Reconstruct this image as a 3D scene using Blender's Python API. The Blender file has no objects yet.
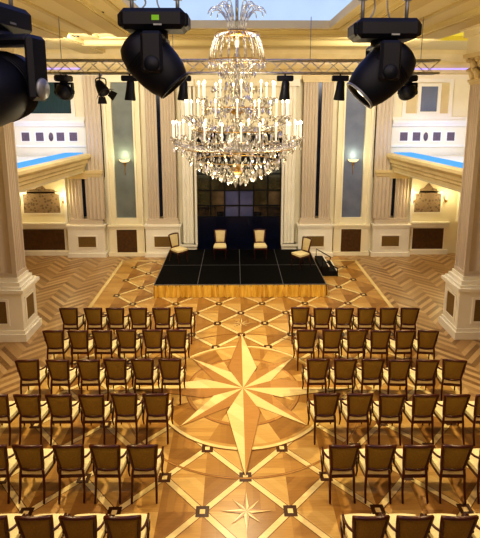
import bpy, math, random
from mathutils import Vector, Matrix
random.seed(7)
col = bpy.context.scene.collection
PI = math.pi
R = math.radians

# ------------------------------------------------------------------ mesh builder
class MB:
    def __init__(s): s.v=[]; s.f=[]; s.m=[]; s.sm=[]
    def add(s, vs, fs, mi=0, smooth=False):
        n=len(s.v); s.v+= [tuple(p) for p in vs]
        s.f+= [tuple(i+n for i in f) for f in fs]; s.m+=[mi]*len(fs); s.sm+=[smooth]*len(fs); return s
    def box(s,x0,x1,y0,y1,z0,z1,mi=0,M=None):
        vs=[Vector((x,y,z)) for z in (z0,z1) for y in (y0,y1) for x in (x0,x1)]
        if M is not None: vs=[M@p for p in vs]
        return s.add(vs,[(0,2,3,1),(4,5,7,6),(0,1,5,4),(2,6,7,3),(0,4,6,2),(1,3,7,5)],mi)
    def rbox(s,x0,x1,y0,y1,z0,z1,b,mi=0,M=None):
        # box with chamfered edges
        xs=[x0,x0+b,x1-b,x1]; ys=[y0,y0+b,y1-b,y1]; zs=[z0,z0+b,z1-b,z1]
        vs=[];fs=[]
        def loop(z,k):
            a=k
            return [(xs[1],ys[0]+a,z),(xs[2],ys[0]+a,z),(xs[3]-a,ys[1],z),(xs[3]-a,ys[2],z),(xs[2],ys[3]-a,z),(xs[1],ys[3]-a,z),(xs[0]+a,ys[2],z),(xs[0]+a,ys[1],z)]
        for z,k in ((zs[0],b),(zs[1],0),(zs[2],0),(zs[3],b)): vs+= loop(z,k)
        for r in range(3):
            for i in range(8):
                j=(i+1)%8; fs.append((r*8+i,r*8+j,r*8+8+j,r*8+8+i))
        fs.append(tuple(range(7,-1,-1))); fs.append(tuple(range(24,32)))
        vs=[Vector(p) for p in vs]
        if M is not None: vs=[M@p for p in vs]
        return s.add(vs,fs,mi)
    def tube(s,pts,r,n=8,mi=0,closed=False,M=None,flat=1.0):
        pts=[Vector(p) for p in pts]; k=len(pts)
        rs=r if isinstance(r,(list,tuple)) else [r]*k
        vs=[];up=None
        for i,p in enumerate(pts):
            if closed: t=pts[(i+1)%k]-pts[i-1]
            else: t=(pts[min(i+1,k-1)]-pts[max(i-1,0)])
            t.normalize()
            if up is None:
                up=Vector((0,0,1)) if abs(t.z)<.9 else Vector((1,0,0))
            a=t.cross(up); 
            if a.length<1e-4: a=t.cross(Vector((0,1,0)))
            a.normalize(); b=a.cross(t).normalized(); up=b
            for j in range(n):
                th=2*PI*j/n; vs.append(p+a*math.cos(th)*rs[i]+b*math.sin(th)*rs[i]*flat)
        fs=[]
        for i in range(k if closed else k-1):
            for j in range(n):
                q=(i+1)%k; fs.append((i*n+j,i*n+(j+1)%n,q*n+(j+1)%n,q*n+j))
        if not closed: fs.append(tuple(range(n-1,-1,-1))); fs.append(tuple((k-1)*n+j for j in range(n)))
        if M is not None: vs=[M@p for p in vs]
        return s.add(vs,fs,mi,True)
    def lathe(s,prof,n=24,mi=0,M=None,smooth=True,a0=0,a1=2*PI):
        full=abs(a1-a0-2*PI)<1e-6; vs=[];fs=[]; nn=n if full else n+1
        for (r,z) in prof:
            for j in range(nn):
                t=a0+(a1-a0)*j/n; vs.append(Vector((r*math.cos(t),r*math.sin(t),z)))
        for i in range(len(prof)-1):
            for j in range(n):
                q=(j+1)%nn; fs.append((i*nn+j,i*nn+q,(i+1)*nn+q,(i+1)*nn+j))
        if M is not None: vs=[M@p for p in vs]
        return s.add(vs,fs,mi,smooth)
    def sweep(s,prof,path,mi=0,cap=True):
        # prof: list of 2D pts (a,z); path: list of (x,y,nx,ny) where a is measured along (nx,ny)
        vs=[];fs=[];n=len(prof)
        for (x,y,nx,ny) in path:
            for (a,z) in prof: vs.append((x+nx*a,y+ny*a,z))
        for i in range(len(path)-1):
            for j in range(n-1):
                fs.append((i*n+j,i*n+j+1,(i+1)*n+j+1,(i+1)*n+j))
        if cap: fs.append(tuple(range(n))); fs.append(tuple((len(path)-1)*n+j for j in range(n-1,-1,-1)))
        return s.add(vs,fs,mi)
    def prism(s,poly,z0,z1,mi=0,M=None):
        n=len(poly); vs=[Vector((x,y,z0)) for x,y in poly]+[Vector((x,y,z1)) for x,y in poly]
        if M is not None: vs=[M@p for p in vs]
        fs=[tuple(range(n-1,-1,-1)),tuple(range(n,2*n))]+[(i,(i+1)%n,n+(i+1)%n,n+i) for i in range(n)]
        return s.add(vs,fs,mi)
    def poly(s,pts,z,mi=0):
        return s.add([(x,y,z) for x,y in pts],[tuple(range(len(pts)))],mi)
    def build(s,name,mats,parent=None,loc=None,kind=None,bevel=0):
        me=bpy.data.meshes.new(name); me.from_pydata(s.v,[],s.f)
        if not isinstance(mats,(list,tuple)): mats=[mats]
        for m in mats: me.materials.append(m)
        me.polygons.foreach_set('material_index',s.m)
        me.polygons.foreach_set('use_smooth',s.sm); me.update()
        o=bpy.data.objects.new(name,me); col.objects.link(o)
        if parent is not None: o.parent=parent
        if loc: o.location=loc
        if kind: o['kind']=kind
        if bevel:
            b=o.modifiers.new('b','BEVEL'); b.width=bevel; b.segments=2; b.limit_method='ANGLE'
        return o

def tag(o,label,cat,group=None):
    o['label']=label; o['category']=cat
    if group: o['group']=group
    return o
def thing(name,label,cat,loc=(0,0,0),rz=0,group=None):
    o=bpy.data.objects.new(name,None); col.objects.link(o); o.location=loc; o.rotation_euler=(0,0,rz)
    o.empty_display_size=.1
    return tag(o,label,cat,group)
KIDS={}
def dup(root,loc,rz,label,group=None):
    def cp(o,par):
        c=o.copy(); col.objects.link(c); c.parent=par
        for k in [x for x in o.children]: cp(k,c)
        return c
    r=cp(root,None); r.location=loc; r.rotation_euler=(0,0,rz); r['label']=label
    if group: r['group']=group
    return r

# ------------------------------------------------------------------ camera
F=470.0; PY=190.0; TH=math.atan(85/470.0)
CAM=Vector((-.16,0,6.0)); YAW=-R(.6)
cd=bpy.data.cameras.new('camera'); cam=bpy.data.objects.new('camera',cd); col.objects.link(cam)
cam.location=CAM; cam.rotation_euler=(PI/2-TH,0,YAW)
cd.sensor_fit='HORIZONTAL'; cd.sensor_width=36; cd.lens=F/480*36; cd.shift_y=-(269-PY)/480
cd.clip_start=.05; cd.clip_end=200
bpy.context.scene.camera=cam
RM=cam.rotation_euler.to_matrix()
def ray(px,py): return RM@Vector(((px-240)/F,-(py-PY)/F,-1))
def atZ(px,py,z):
    d=ray(px,py); t=(z-CAM.z)/d.z; return CAM+d*t
def atY(px,py,Y):
    d=ray(px,py); t=(Y-CAM.y)/d.y; return CAM+d*t

# ------------------------------------------------------------------ materials
def lin(c): return tuple(((x/255)/12.92 if x/255<=.04045 else ((x/255+.055)/1.055)**2.4) for x in c)+(1,)
class NT:
    def __init__(s,name):
        s.m=bpy.data.materials.new(name); s.m.use_nodes=True; s.t=s.m.node_tree; s.n=s.t.nodes; s.p=s.n['Principled BSDF']; s.out=s.n['Material Output']
    def N(s,ty,**k):
        n=s.n.new(ty)
        for a,b in k.items(): setattr(n,a,b)
        return n
    def L(s,a,b): s.t.links.new(a,b)
    def math(s,op,a,b=None,c=None):
        n=s.N('ShaderNodeMath',operation=op)
        for i,v in enumerate((a,b,c)):
            if v is None: continue
            if isinstance(v,(int,float)): n.inputs[i].default_value=v
            else: s.L(v,n.inputs[i])
        return n.outputs[0]
    def ramp(s,fac,stops):
        n=s.N('ShaderNodeValToRGB'); e=n.color_ramp.elements
        e[0].position=stops[0][0]; e[0].color=lin(stops[0][1]); e[1].position=stops[-1][0]; e[1].color=lin(stops[-1][1])
        for p,c in stops[1:-1]:
            x=e.new(p); x.color=lin(c)
        s.L(fac,n.inputs[0]); return n.outputs[0]
    def coords(s,rot=0,scale=(1,1,1)):
        tc=s.N('ShaderNodeTexCoord'); mp=s.N('ShaderNodeMapping'); mp.inputs['Rotation'].default_value=(0,0,rot); mp.inputs['Scale'].default_value=scale
        s.L(tc.outputs['Object'],mp.inputs[0]); return mp.outputs[0]
    def noise(s,vec,scale,detail=3):
        n=s.N('ShaderNodeTexNoise'); n.inputs['Scale'].default_value=scale; n.inputs['Detail'].default_value=detail
        s.L(vec,n.inputs['Vector']); return n.outputs[0]
    def bump(s,h,st=.2,d=.01):
        b=s.N('ShaderNodeBump'); b.inputs['Strength'].default_value=st; b.inputs['Distance'].default_value=d; s.L(h,b.inputs['Height']); s.L(b.outputs[0],s.p.inputs['Normal'])

def mat(name,c1,c2=None,rough=.5,metal=0,scale=4,stretch=(1,1,1),bump=0,spec=.5,rot=0):
    t=NT(name); c2=c2 or tuple(int(x*.88) for x in c1)
    v=t.coords(rot,stretch); n=t.noise(v,scale)
    t.L(t.ramp(n,[(.3,c2),(.7,c1)]),t.p.inputs['Base Color'])
    t.p.inputs['Roughness'].default_value=rough; t.p.inputs['Metallic'].default_value=metal; t.p.inputs['Specular IOR Level'].default_value=spec
    if bump: t.bump(n,bump)
    return t.m
def emis(name,c,st):
    t=NT(name); e=t.N('ShaderNodeEmission'); v=t.coords(); n=t.noise(v,2)
    t.L(t.ramp(n,[(.2,tuple(int(x*.96) for x in c)),(.8,c)]),e.inputs[0]); e.inputs[1].default_value=st; t.L(e.outputs[0],t.out.inputs[0]); return t.m
def wood(name,c1,c2,rot,rough=.28,plank=.11):
    t=NT(name); v=t.coords(rot,(1,1,1)); sp=t.N('ShaderNodeSeparateXYZ'); t.L(v,sp.inputs[0])
    x,y=sp.outputs[0],sp.outputs[1]
    idx=t.math('FLOOR',t.math('DIVIDE',y,plank))
    wn=t.N('ShaderNodeTexWhiteNoise',noise_dimensions='1D'); t.L(idx,wn.inputs['W'])
    v2=t.coords(rot,(1,14,1)); g=t.noise(v2,3.5,4)
    f=t.math('ADD',t.math('MULTIPLY',wn.outputs[0],.45),t.math('MULTIPLY',g,.6))
    t.L(t.ramp(f,[(.15,c2),(.85,c1)]),t.p.inputs['Base Color'])
    t.p.inputs['Roughness'].default_value=rough; return t.m

M={}
M['cream']=mat('cream_paint',(246,236,204),(240,229,195),.5,scale=1.5)
M['cream_warm']=mat('warm_cream_paint',(226,206,156),(212,190,140),.5,scale=1.5)
M['beige']=mat('beige_fluted_paint',(208,192,170),(204,188,165),.55,scale=1)
M['white']=mat('white_paint',(246,240,222),(240,233,214),.45,scale=2)
M['ceil']=mat('ceiling_paint',(216,200,148),(212,195,142),.7,scale=.5)
M['ceil2']=mat('ceiling_band_paint',(200,180,126),(194,174,120),.7,scale=.5)
M['gold']=mat('gilding',(214,170,80),(170,124,48),.3,.9,scale=12)
M['bronze']=mat('brown_panel',(92,62,30),(70,46,20),.45,scale=9)
M['bronze2']=mat('tan_grille',(132,106,58),(112,88,44),.45,scale=40)
M['dkstrip']=mat('dark_mirror_strip',(30,42,66),(18,26,44),.2,.3,scale=3)
M['niche']=mat('grey_green_niche',(128,134,128),(112,118,114),.5,scale=2)
M['nicheb']=mat('grey_blue_niche',(122,130,150),(106,114,136),.5,scale=2)
M['teal']=mat('teal_curtain',(34,70,74),(20,48,54),.6,scale=6,stretch=(8,8,.3))
M['panelgrey']=mat('gallery_panel_grey',(112,92,96),(98,84,92),.6,scale=16)
M['frame']=mat('dark_mahogany',(76,26,16),(50,15,10),.3,scale=6,stretch=(1,1,.3))
M['olive']=mat('olive_brown_fabric',(146,116,42),(126,98,32),.85,scale=60,bump=.15)
M['seat']=mat('cream_seat_fabric',(232,216,166),(218,200,148),.75,scale=50,bump=.12)
M['stagecream']=mat('pale_chair_fabric',(214,196,150),(198,178,130),.8,scale=50,bump=.1)
M['black']=mat('black_housing',(9,11,27),(5,7,18),.5,scale=5,spec=.3)
M['blackm']=mat('black_matte',(10,10,14),(6,6,9),.65,scale=8,spec=.3)
M['deck']=mat('black_stage_deck',(8,7,6),(5,4,4),.75,scale=7,spec=.1)
M['alum']=mat('aluminium',(200,196,186),(170,166,156),.3,.8,scale=20)
M['grey']=mat('grey_cast_metal',(140,142,146),(110,112,118),.4,.5,scale=10)
M['navy']=mat('navy_panel',(12,18,46),(6,10,30),.25,scale=2)
M['glassdk']=mat('dark_window_glass',(18,24,34),(10,14,24),.06,.0,scale=.7,spec=1.0)
M['bulb']=emis('candle_bulb',(255,226,170),26)
M['candle']=mat('candle_sleeve',(255,244,214),(250,236,200),.4,scale=4)
t=M['candle'].node_tree.nodes['Principled BSDF']; t.inputs['Emission Color'].default_value=(1,.85,.6,1); t.inputs['Emission Strength'].default_value=.9
M['sconce']=emis('sconce_glow',(255,232,170),1.6)
M['trayglow']=emis('cove_glow_tray',(150,165,255),1.0)  # cove light put into the recess top as emission
M['trayside']=emis('cove_glow_tray_side',(198,222,255),1.0)  # recess sides glow themselves, standing in for the cove light
M['trayyellow']=emis('yellow_lit_tray',(250,222,80),.9)  # warm cove light put into the side tray surfaces as emission
M['washblue']=emis('blue_wash_glow',(105,180,255),1.1)  # colour of the blue light wash on the gallery ledge
M['ledpurple']=emis('violet_led_strip',(170,150,255),2)
M['down']=emis('downlight',(255,244,220),6)
M['gsign']=emis('green_display',(150,200,60),.7)
# crystal, with a patchy glow added in place of transmitted light
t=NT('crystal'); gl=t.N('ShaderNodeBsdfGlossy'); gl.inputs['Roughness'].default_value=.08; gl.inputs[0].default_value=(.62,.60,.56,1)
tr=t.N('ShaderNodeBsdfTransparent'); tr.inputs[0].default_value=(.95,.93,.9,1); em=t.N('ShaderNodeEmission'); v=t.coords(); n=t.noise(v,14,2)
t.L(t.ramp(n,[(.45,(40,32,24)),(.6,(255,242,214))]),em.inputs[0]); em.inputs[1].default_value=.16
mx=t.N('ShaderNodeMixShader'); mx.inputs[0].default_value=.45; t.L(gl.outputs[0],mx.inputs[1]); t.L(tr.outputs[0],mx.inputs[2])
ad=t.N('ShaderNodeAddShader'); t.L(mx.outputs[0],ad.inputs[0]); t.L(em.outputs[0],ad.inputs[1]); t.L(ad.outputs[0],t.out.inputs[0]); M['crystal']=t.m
# damask
t=NT('damask'); v=t.coords(0,(1,1,1)); vo=t.N('ShaderNodeTexVoronoi'); vo.inputs['Scale'].default_value=9; t.L(v,vo.inputs['Vector'])
t.L(t.ramp(vo.outputs['Distance'],[(.2,(104,86,66)),(.5,(150,128,100))]),t.p.inputs['Base Color']); t.p.inputs['Roughness'].default_value=.7; M['damask']=t.m
# gold satin skirt
t=NT('gold_satin'); v=t.coords(0,(1,1,.2)); n=t.noise(v,9)
t.L(t.ramp(n,[(.3,(200,150,40)),(.7,(240,196,84))]),t.p.inputs['Base Color']); t.p.inputs['Roughness'].default_value=.38; t.p.inputs['Sheen Weight'].default_value=.3; M['skirt']=t.m
# woods
HON=(206,152,82)
M['w0']=wood('parquet_a',(202,160,90),(168,124,62),0)
M['w1']=wood('parquet_b',(178,134,70),(146,102,46),PI/2)
M['w2']=wood('parquet_c',(212,174,106),(184,142,76),R(45))
M['w3']=wood('parquet_d',(164,120,60),(132,90,38),R(-45))
M['inl']=wood('cream_inlay',(236,212,150),(218,188,124),R(45),.25,.3)
M['inlt']=wood('tan_inlay',(190,142,80),(158,110,56),PI/2,.25,.3)
M['inld']=wood('dark_inlay',(128,84,42),(100,62,28),0,.3,.3)
M['knot']=wood('knot_inlay',(84,48,22),(60,34,14),0,.3,.3)
t=NT('chevron_parquet'); v=t.coords(); sp=t.N('ShaderNodeSeparateXYZ'); t.L(v,sp.inputs[0]); x,y=sp.outputs[0],sp.outputs[1]
tri=t.math('PINGPONG',x,.6); tt=t.math('DIVIDE',t.math('ADD',y,tri),.17); idx=t.math('FLOOR',tt)
colm=t.math('FLOOR',t.math('DIVIDE',x,.6)); wn=t.N('ShaderNodeTexWhiteNoise',noise_dimensions='2D'); cb=t.N('ShaderNodeCombineXYZ'); t.L(idx,cb.inputs[0]); t.L(colm,cb.inputs[1]); t.L(cb.outputs[0],wn.inputs['Vector'])
alt=t.math('PINGPONG',idx,1.0); g=t.noise(t.coords(0,(3,3,1)),5,4)
f=t.math('ADD',t.math('ADD',t.math('MULTIPLY',wn.outputs[0],.38),t.math('MULTIPLY',alt,.30)),t.math('MULTIPLY',g,.3))
t.L(t.ramp(f,[(.12,(124,92,56)),(.5,(172,138,92)),(.9,(204,172,124))]),t.p.inputs['Base Color']); t.p.inputs['Roughness'].default_value=.3; M['chev']=t.m

# ------------------------------------------------------------------ floor
fl=MB(); YB=18.3
fmats=[M['chev'],M['w0'],M['w1'],M['w2'],M['w3'],M['inl'],M['inlt'],M['inld'],M['knot']]
CH,W0,W1,W2,W3,IN,TN,DK,KN=range(9)
fl.box(-10,10,-2,18.9,-.2,0,CH)
XC=4.55
Z=.001
def clipc(pts,inside):  # keep polygon if centroid passes
    cx=sum(p[0] for p in pts)/len(pts); cy=sum(p[1] for p in pts)/len(pts); return inside(cx,cy)
CX,CY,CR=0,9.17,2.47
a=.6075*1.0
# diamond grid : cells with half diagonal h, knots at ((2i+1)h or 2ih ...)
h=.66
def grid(y0,cond,zo=0):
    Z=.001+zo
    for i in range(-8,9):
        for j in range(-16,17):
            if (i+j)%2: continue
            cx,cy=i*h,y0+j*h     # cell centres
            if abs(cx)>XC-.2 or not cond(cx,cy): continue
            L,Rr,T,B=(cx-h,cy),(cx+h,cy),(cx,cy+h),(cx,cy-h); c=(cx,cy)
            for q,(p1,p2) in enumerate(((L,T),(T,Rr),(Rr,B),(B,L))): fl.poly([c,p2,p1],Z,[W0,W1,W3,W2][q])
def bands(y0,cond,zo=0):
    w=.09; Z=.001+zo
    for i in range(-8,9):
        for j in range(-16,17):
            if (i+j)%2==0: continue
            kx,ky=i*h,y0+j*h
            for sx in (-1,1):
                ex,ey=kx+sx*h,ky+h
                mx_,my_=(kx+ex)/2,(ky+ey)/2
                if abs(mx_)>XC-.3 or not cond(mx_,my_): continue
                d=Vector((ex-kx,ey-ky)).normalized(); n=Vector((-d.y,d.x))
                def q(a,b,z,mi): fl.poly([(kx+n.x*a,ky+n.y*a),(kx+n.x*b,ky+n.y*b),(ex+n.x*b,ey+n.y*b),(ex+n.x*a,ey+n.y*a)],z,mi)
                q(-w*.5-.012,w*.5+.012,Z*2,DK); q(-w*.5,w*.5,Z*3,IN); 
            if abs(kx)<XC-.2 and cond(kx,ky):
                s=.1; fl.poly([(kx-s,ky-s),(kx+s,ky-s),(kx+s,ky+s),(kx-s,ky+s)],Z*4,KN)
                s=.04; fl.poly([(kx-s,ky-s),(kx+s,ky-s),(kx+s,ky+s),(kx-s,ky+s)],Z*5,IN)
inC=lambda x,y: (x-CX)**2+(y-CY)**2<(CR-.05)**2
low=lambda x,y: y<CY and y>0
hig=lambda x,y: y>=CY and y<17.6
# base of centre field
fl.poly([(-XC,-1.9),(XC,-1.9),(XC,17.6),(-XC,17.6)],Z*.5,W0)
grid(6.08,low); grid(12.25,hig,.0001)
bands(6.08,lambda x,y: low(x,y)); bands(12.25,lambda x,y: hig(x,y),.0001)
# border strip
for sx in (-1,1):
    x0=sx*XC; fl.poly([(x0-.06,-1.9),(x0+.06,-1.9),(x0+.06,17.6),(x0-.06,17.6)],Z*6,IN)
fl.poly([(-XC,17.55),(XC,17.55),(XC,17.65),(-XC,17.65)],Z*6,IN)
# compass disc
def disc(r,z,mi,n=72): fl.poly([(CX+r*math.cos(2*PI*i/n),CY+r*math.sin(2*PI*i/n)) for i in range(n)],z,mi)
def sector(r,z,mi,a0,a1,n=8): fl.poly([(CX,CY)]+[(CX+r*math.cos(a0+(a1-a0)*i/n),CY+r*math.sin(a0+(a1-a0)*i/n)) for i in range(n+1)],z,mi)
def annulus(r0,r1,z,mi,n=96):
    for i in range(n):
        a0,a1=2*PI*i/n,2*PI*(i+1)/n
        fl.poly([(CX+r0*math.cos(a0),CY+r0*math.sin(a0)),(CX+r1*math.cos(a0),CY+r1*math.sin(a0)),(CX+r1*math.cos(a1),CY+r1*math.sin(a1)),(CX+r0*math.cos(a1),CY+r0*math.sin(a1))],z,mi)
annulus(2.44,2.48,Z*6,DK); annulus(2.45,2.475,Z*7,TN)
disc(1.84,Z*10,DK); disc(1.825,Z*11,IN); disc(1.76,Z*12,W0)
for k in range(16): sector(1.70,Z*13,[W2,W3,W0,W1][k%4],k*PI/8,(k+1)*PI/8)
disc(1.22,Z*14,DK); disc(1.20,Z*15,TN); disc(1.14,Z*16,W0)
for k in range(16): sector(1.13,Z*17,[W1,W2][k%2],k*PI/8,(k+1)*PI/8)
disc(.62,Z*18,DK); disc(.605,Z*18.5,TN); disc(.56,Z*19,W1)
def star(cx,cy,r,wr,wa,z,th0,n=4,c1=IN,c2=TN):
    for k in range(n):
        th=th0+k*2*PI/n; d=Vector((math.cos(th),math.sin(th))); nn=Vector((-d.y,d.x))
        tip=(cx+d.x*r,cy+d.y*r); c=(cx,cy)
        for sgn,mi in ((1,c2),(-1,c1)):
            s=(cx+d.x*wr+nn.x*wa*sgn,cy+d.y*wr+nn.y*wa*sgn)
            pts=[c,s,tip] if sgn<0 else [c,tip,s]
            pts2=[c,(cx+d.x*wr+nn.x*(wa+.008)*sgn,cy+d.y*wr+nn.y*(wa+.008)*sgn),(cx+d.x*(r+.012),cy+d.y*(r+.012))]
            fl.poly(pts2 if sgn<0 else [pts2[0],pts2[2],pts2[1]],z,DK)
            fl.poly(pts,z+Z,mi)
star(CX,CY,.95,.28,.09,Z*20,PI/8,8,DK,TN)
star(CX,CY,1.72,.62,.25,Z*22,PI/4,4)
star(CX,CY,2.43,.80,.33,Z*24,0,4)
# small stars on the axis
for cy in (6.08,6.08-2*h,12.25):
    star(0,cy,.30,.07,.032,Z*7,PI/4,4); star(0,cy,.38,.08,.036,Z*9,0,4)
floor=fl.build('floor',fmats,kind='structure')

# ------------------------------------------------------------------ back wall
wb=MB(); YW=18.45
def wall_rects(mb,x0,x1,z0,z1,y,th,mi=0): mb.box(x0,x1,y,y+th,z0,z1,mi)
# wall slab with portal opening
PO=1.72; PT=5.0
wb.box(-10,-PO,YW,YW+.4,0,8.6); wb.box(PO,10,YW,YW+.4,0,8.6); wb.box(-PO,PO,YW,YW+.4,PT,8.6)
wb.build('wall_back',M['cream'],kind='structure')
MB().box(-9.4,-9.2,-2,YW+.2,0,8.6).build('wall_left',M['cream_warm'],kind='structure')
MB().box(9.2,9.4,-2,YW+.2,0,8.6).build('wall_right',M['cream_warm'],kind='structure')
# portal (dark glazed doors)
w=MB(); fr=.05
w.box(-PO,PO,YW+.06,YW+.16,0,.12)
for x in (-1.72,-1.15,-.58,0,.58,1.15,1.67): w.box(x-.025,x+.025,YW+.04,YW+.14,0,PT)
for z in (1.55,2.02,2.64,3.3,3.95,PT-.05): w.box(-PO,PO,YW+.05,YW+.13,z-.022,z+.022)
wf=w.build('window_1',M['blackm'],kind='structure')
M['pblue']=mat('blue_grey_reflection',(84,90,130),(62,66,104),.2,scale=1.2); M['pbrown']=mat('brown_pane',(108,92,72),(48,38,28),.15,scale=1.3); M['polive']=mat('olive_reflection',(56,54,36),(18,20,20),.1,scale=1.6,spec=.8)  # reflections in the door glass painted in as pane colours
xv=[-1.72,-1.15,-.58,0,.58,1.15,1.72]; zv=[1.55,2.02,2.64,3.3,3.95,PT]
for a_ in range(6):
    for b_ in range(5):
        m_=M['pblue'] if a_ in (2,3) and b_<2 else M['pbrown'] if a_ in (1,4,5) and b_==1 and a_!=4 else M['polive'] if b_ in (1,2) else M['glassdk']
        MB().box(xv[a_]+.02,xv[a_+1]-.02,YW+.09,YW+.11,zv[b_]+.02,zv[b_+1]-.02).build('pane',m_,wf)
MB().box(-PO,PO,YW+.03,YW+.115,.1,1.55).build('lower_panel',M['navy'],wf)
# portal frame: fluted jambs
def flutes(x0,x1,y,z0,z1,n,dep=.035,mb=None,base=.0):
    """fluted slab in front of y (towards -y)"""
    mb=mb or MB(); pts=[]; k=n*6
    vs=[];fs=[]
    for i in range(k+1):
        u=i/k; ph=(u*n)%1.0
        d=dep*(abs(math.sin(PI*u*n))**.6)
        vs+=[(x0+(x1-x0)*u,y-base+d,z0),(x0+(x1-x0)*u,y-base+d,z1)]
    for i in range(k): fs.append((2*i,2*i+2,2*i+3,2*i+1))
    mb.add(vs,fs); 
    # body sides and caps
    mb.add([(x0,y-base,z0),(x0,y+.06,z0),(x0,y+.06,z1),(x0,y-base,z1)],[(0,1,2,3)])
    mb.add([(x1,y-base,z0),(x1,y+.06,z0),(x1,y+.06,z1),(x1,y-base,z1)],[(3,2,1,0)])
    mb.box(x0,x1,y-base+dep+.015,y+.06,z0,z1)
    return mb
def frame_xz(mb,x0,x1,z0,z1,y,w=.05,d=.03):
    mb.box(x0-w,x0,y-d,y,z0-w,z1+w); mb.box(x1,x1+w,y-d,y,z0-w,z1+w); mb.box(x0,x1,y-d,y,z0-w,z0); mb.box(x0,x1,y-d,y,z1,z1+w)
tn=[0]
def trim(mb,m,**k):
    tn[0]+=1; return mb.build('trim_%d'%tn[0],m,kind='structure',**k)
for s in (-1,1):
    x0,x1=sorted((s*PO,s*2.3))
    mb=flutes(x0+.06,x1-.1,YW-.1,0.5,6.7,3,.06,None,.12)
    mb.box(x0,x1,YW-.28,YW,0,.5); mb.box(x0,x1,YW-.30,YW,6.7,6.95); mb.box(x0-.04,x1+.04,YW-.34,YW,.42,.5)
    mb.box(s*PO-.04,s*PO+.04,YW-.2,YW+.1,0.5,6.7)
    trim(mb,M['white'])
mb=MB(); mb.box(-1.72,1.72,YW-.16,YW,PT,PT+.14); mb.box(-1.72,1.72,YW-.1,YW,PT+.14,PT+.3); frame_xz(mb,-1.3,1.3,5.6,6.5,YW,.06,.04); mb.box(-2.35,2.35,YW-.3,YW,6.95,7.2); mb.box(-2.3,2.3,YW-.2,YW,6.7,6.95); trim(mb,M['cream'])

def pedestal(mb,x0,x1,z1,y,dep=.34):
    mb.box(x0,x1,y-dep,y,0.16,z1); mb.box(x0-.05,x1+.05,y-dep-.05,y,0,.16)
    mb.box(x0-.05,x1+.05,y-dep-.06,y,z1,z1+.07); mb.box(x0-.02,x1+.02,y-dep-.03,y,z1-.08,z1)
side={-1:'left',1:'right'}
def pilaster(s,xa,xb,strip,ztop,pan,name):
    x0,x1=sorted((s*xa,s*xb)); cx=(x0+x1)/2
    t=thing('wall_pilaster',name,'pilaster',(cx,YW,0),0,'fluted pilasters along the back wall')
    mb=MB(); pedestal(mb,x0-cx,x1-cx,1.25,0); 
    q0,q1=sorted((s*pan[0]-cx,s*pan[1]-cx)); frame_xz(mb,q0,q1,.42,.85,-.34)
    mb.build('pedestal',M['white'],t)
    MB().box(q0,q1,-.35,-.33,.42,.85).build('grille_panel',M['bronze2'],t)
    zb=1.32
    mb=MB(); mb.box(x0-cx+.05,x1-cx-.05,-.26,0,zb,zb+.14); mb.box(x0-cx+.08,x1-cx-.08,-.24,0,zb+.14,zb+.22)
    sx=s*strip-cx; g=.07
    a0,a1=x0-cx+.12,sx-g; b0,b1=sx+g,x1-cx-.12
    for p0,p1 in ((a0,a1),(b0,b1)):
        n=max(3,round((p1-p0)/.12)); flutes(p0,p1,-.08,zb+.22,ztop,n,.04,mb,.1)
    mb.build('shaft',M['beige'],t)
    MB().box(sx-g,sx+g,-.13,-.05,zb+.3,ztop).build('dark_strip',M['dkstrip'],t)
    mb=MB()
    for i,(e,zz) in enumerate(((.0,0),(.04,.1),(.09,.22))): mb.box(x0-cx+.08-e,x1-cx-.08+e,-.2-e,0,ztop+zz,ztop+zz+.12)
    mb.build('capital',M['cream_warm'],t)
    return t
for s in (-1,1):
    pilaster(s,2.35,3.72,3.1,6.85,(2.68,3.38),'fluted double pilaster with dark centre strip, just %s of the dark central doors'%side[s])
    pilaster(s,5.35,6.8,6.13,3.15 if True else 7,(5.7,6.4),'short fluted pilaster under the %s gallery with dark strip and brown grille'%side[s])
# tall corner pier above/in front at x 5.35-5.95 running full height
for s in (-1,1):
    mb=MB(); x0,x1=sorted((s*5.3,s*5.9)); flutes(x0,x1,YW-.1,3.2,7.1,4,.04,mb,.12); flutes(x0,x1,YW-.27,1.54,3.2,4,.04,mb,.02)
    trim(mb,M['beige'])
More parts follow.
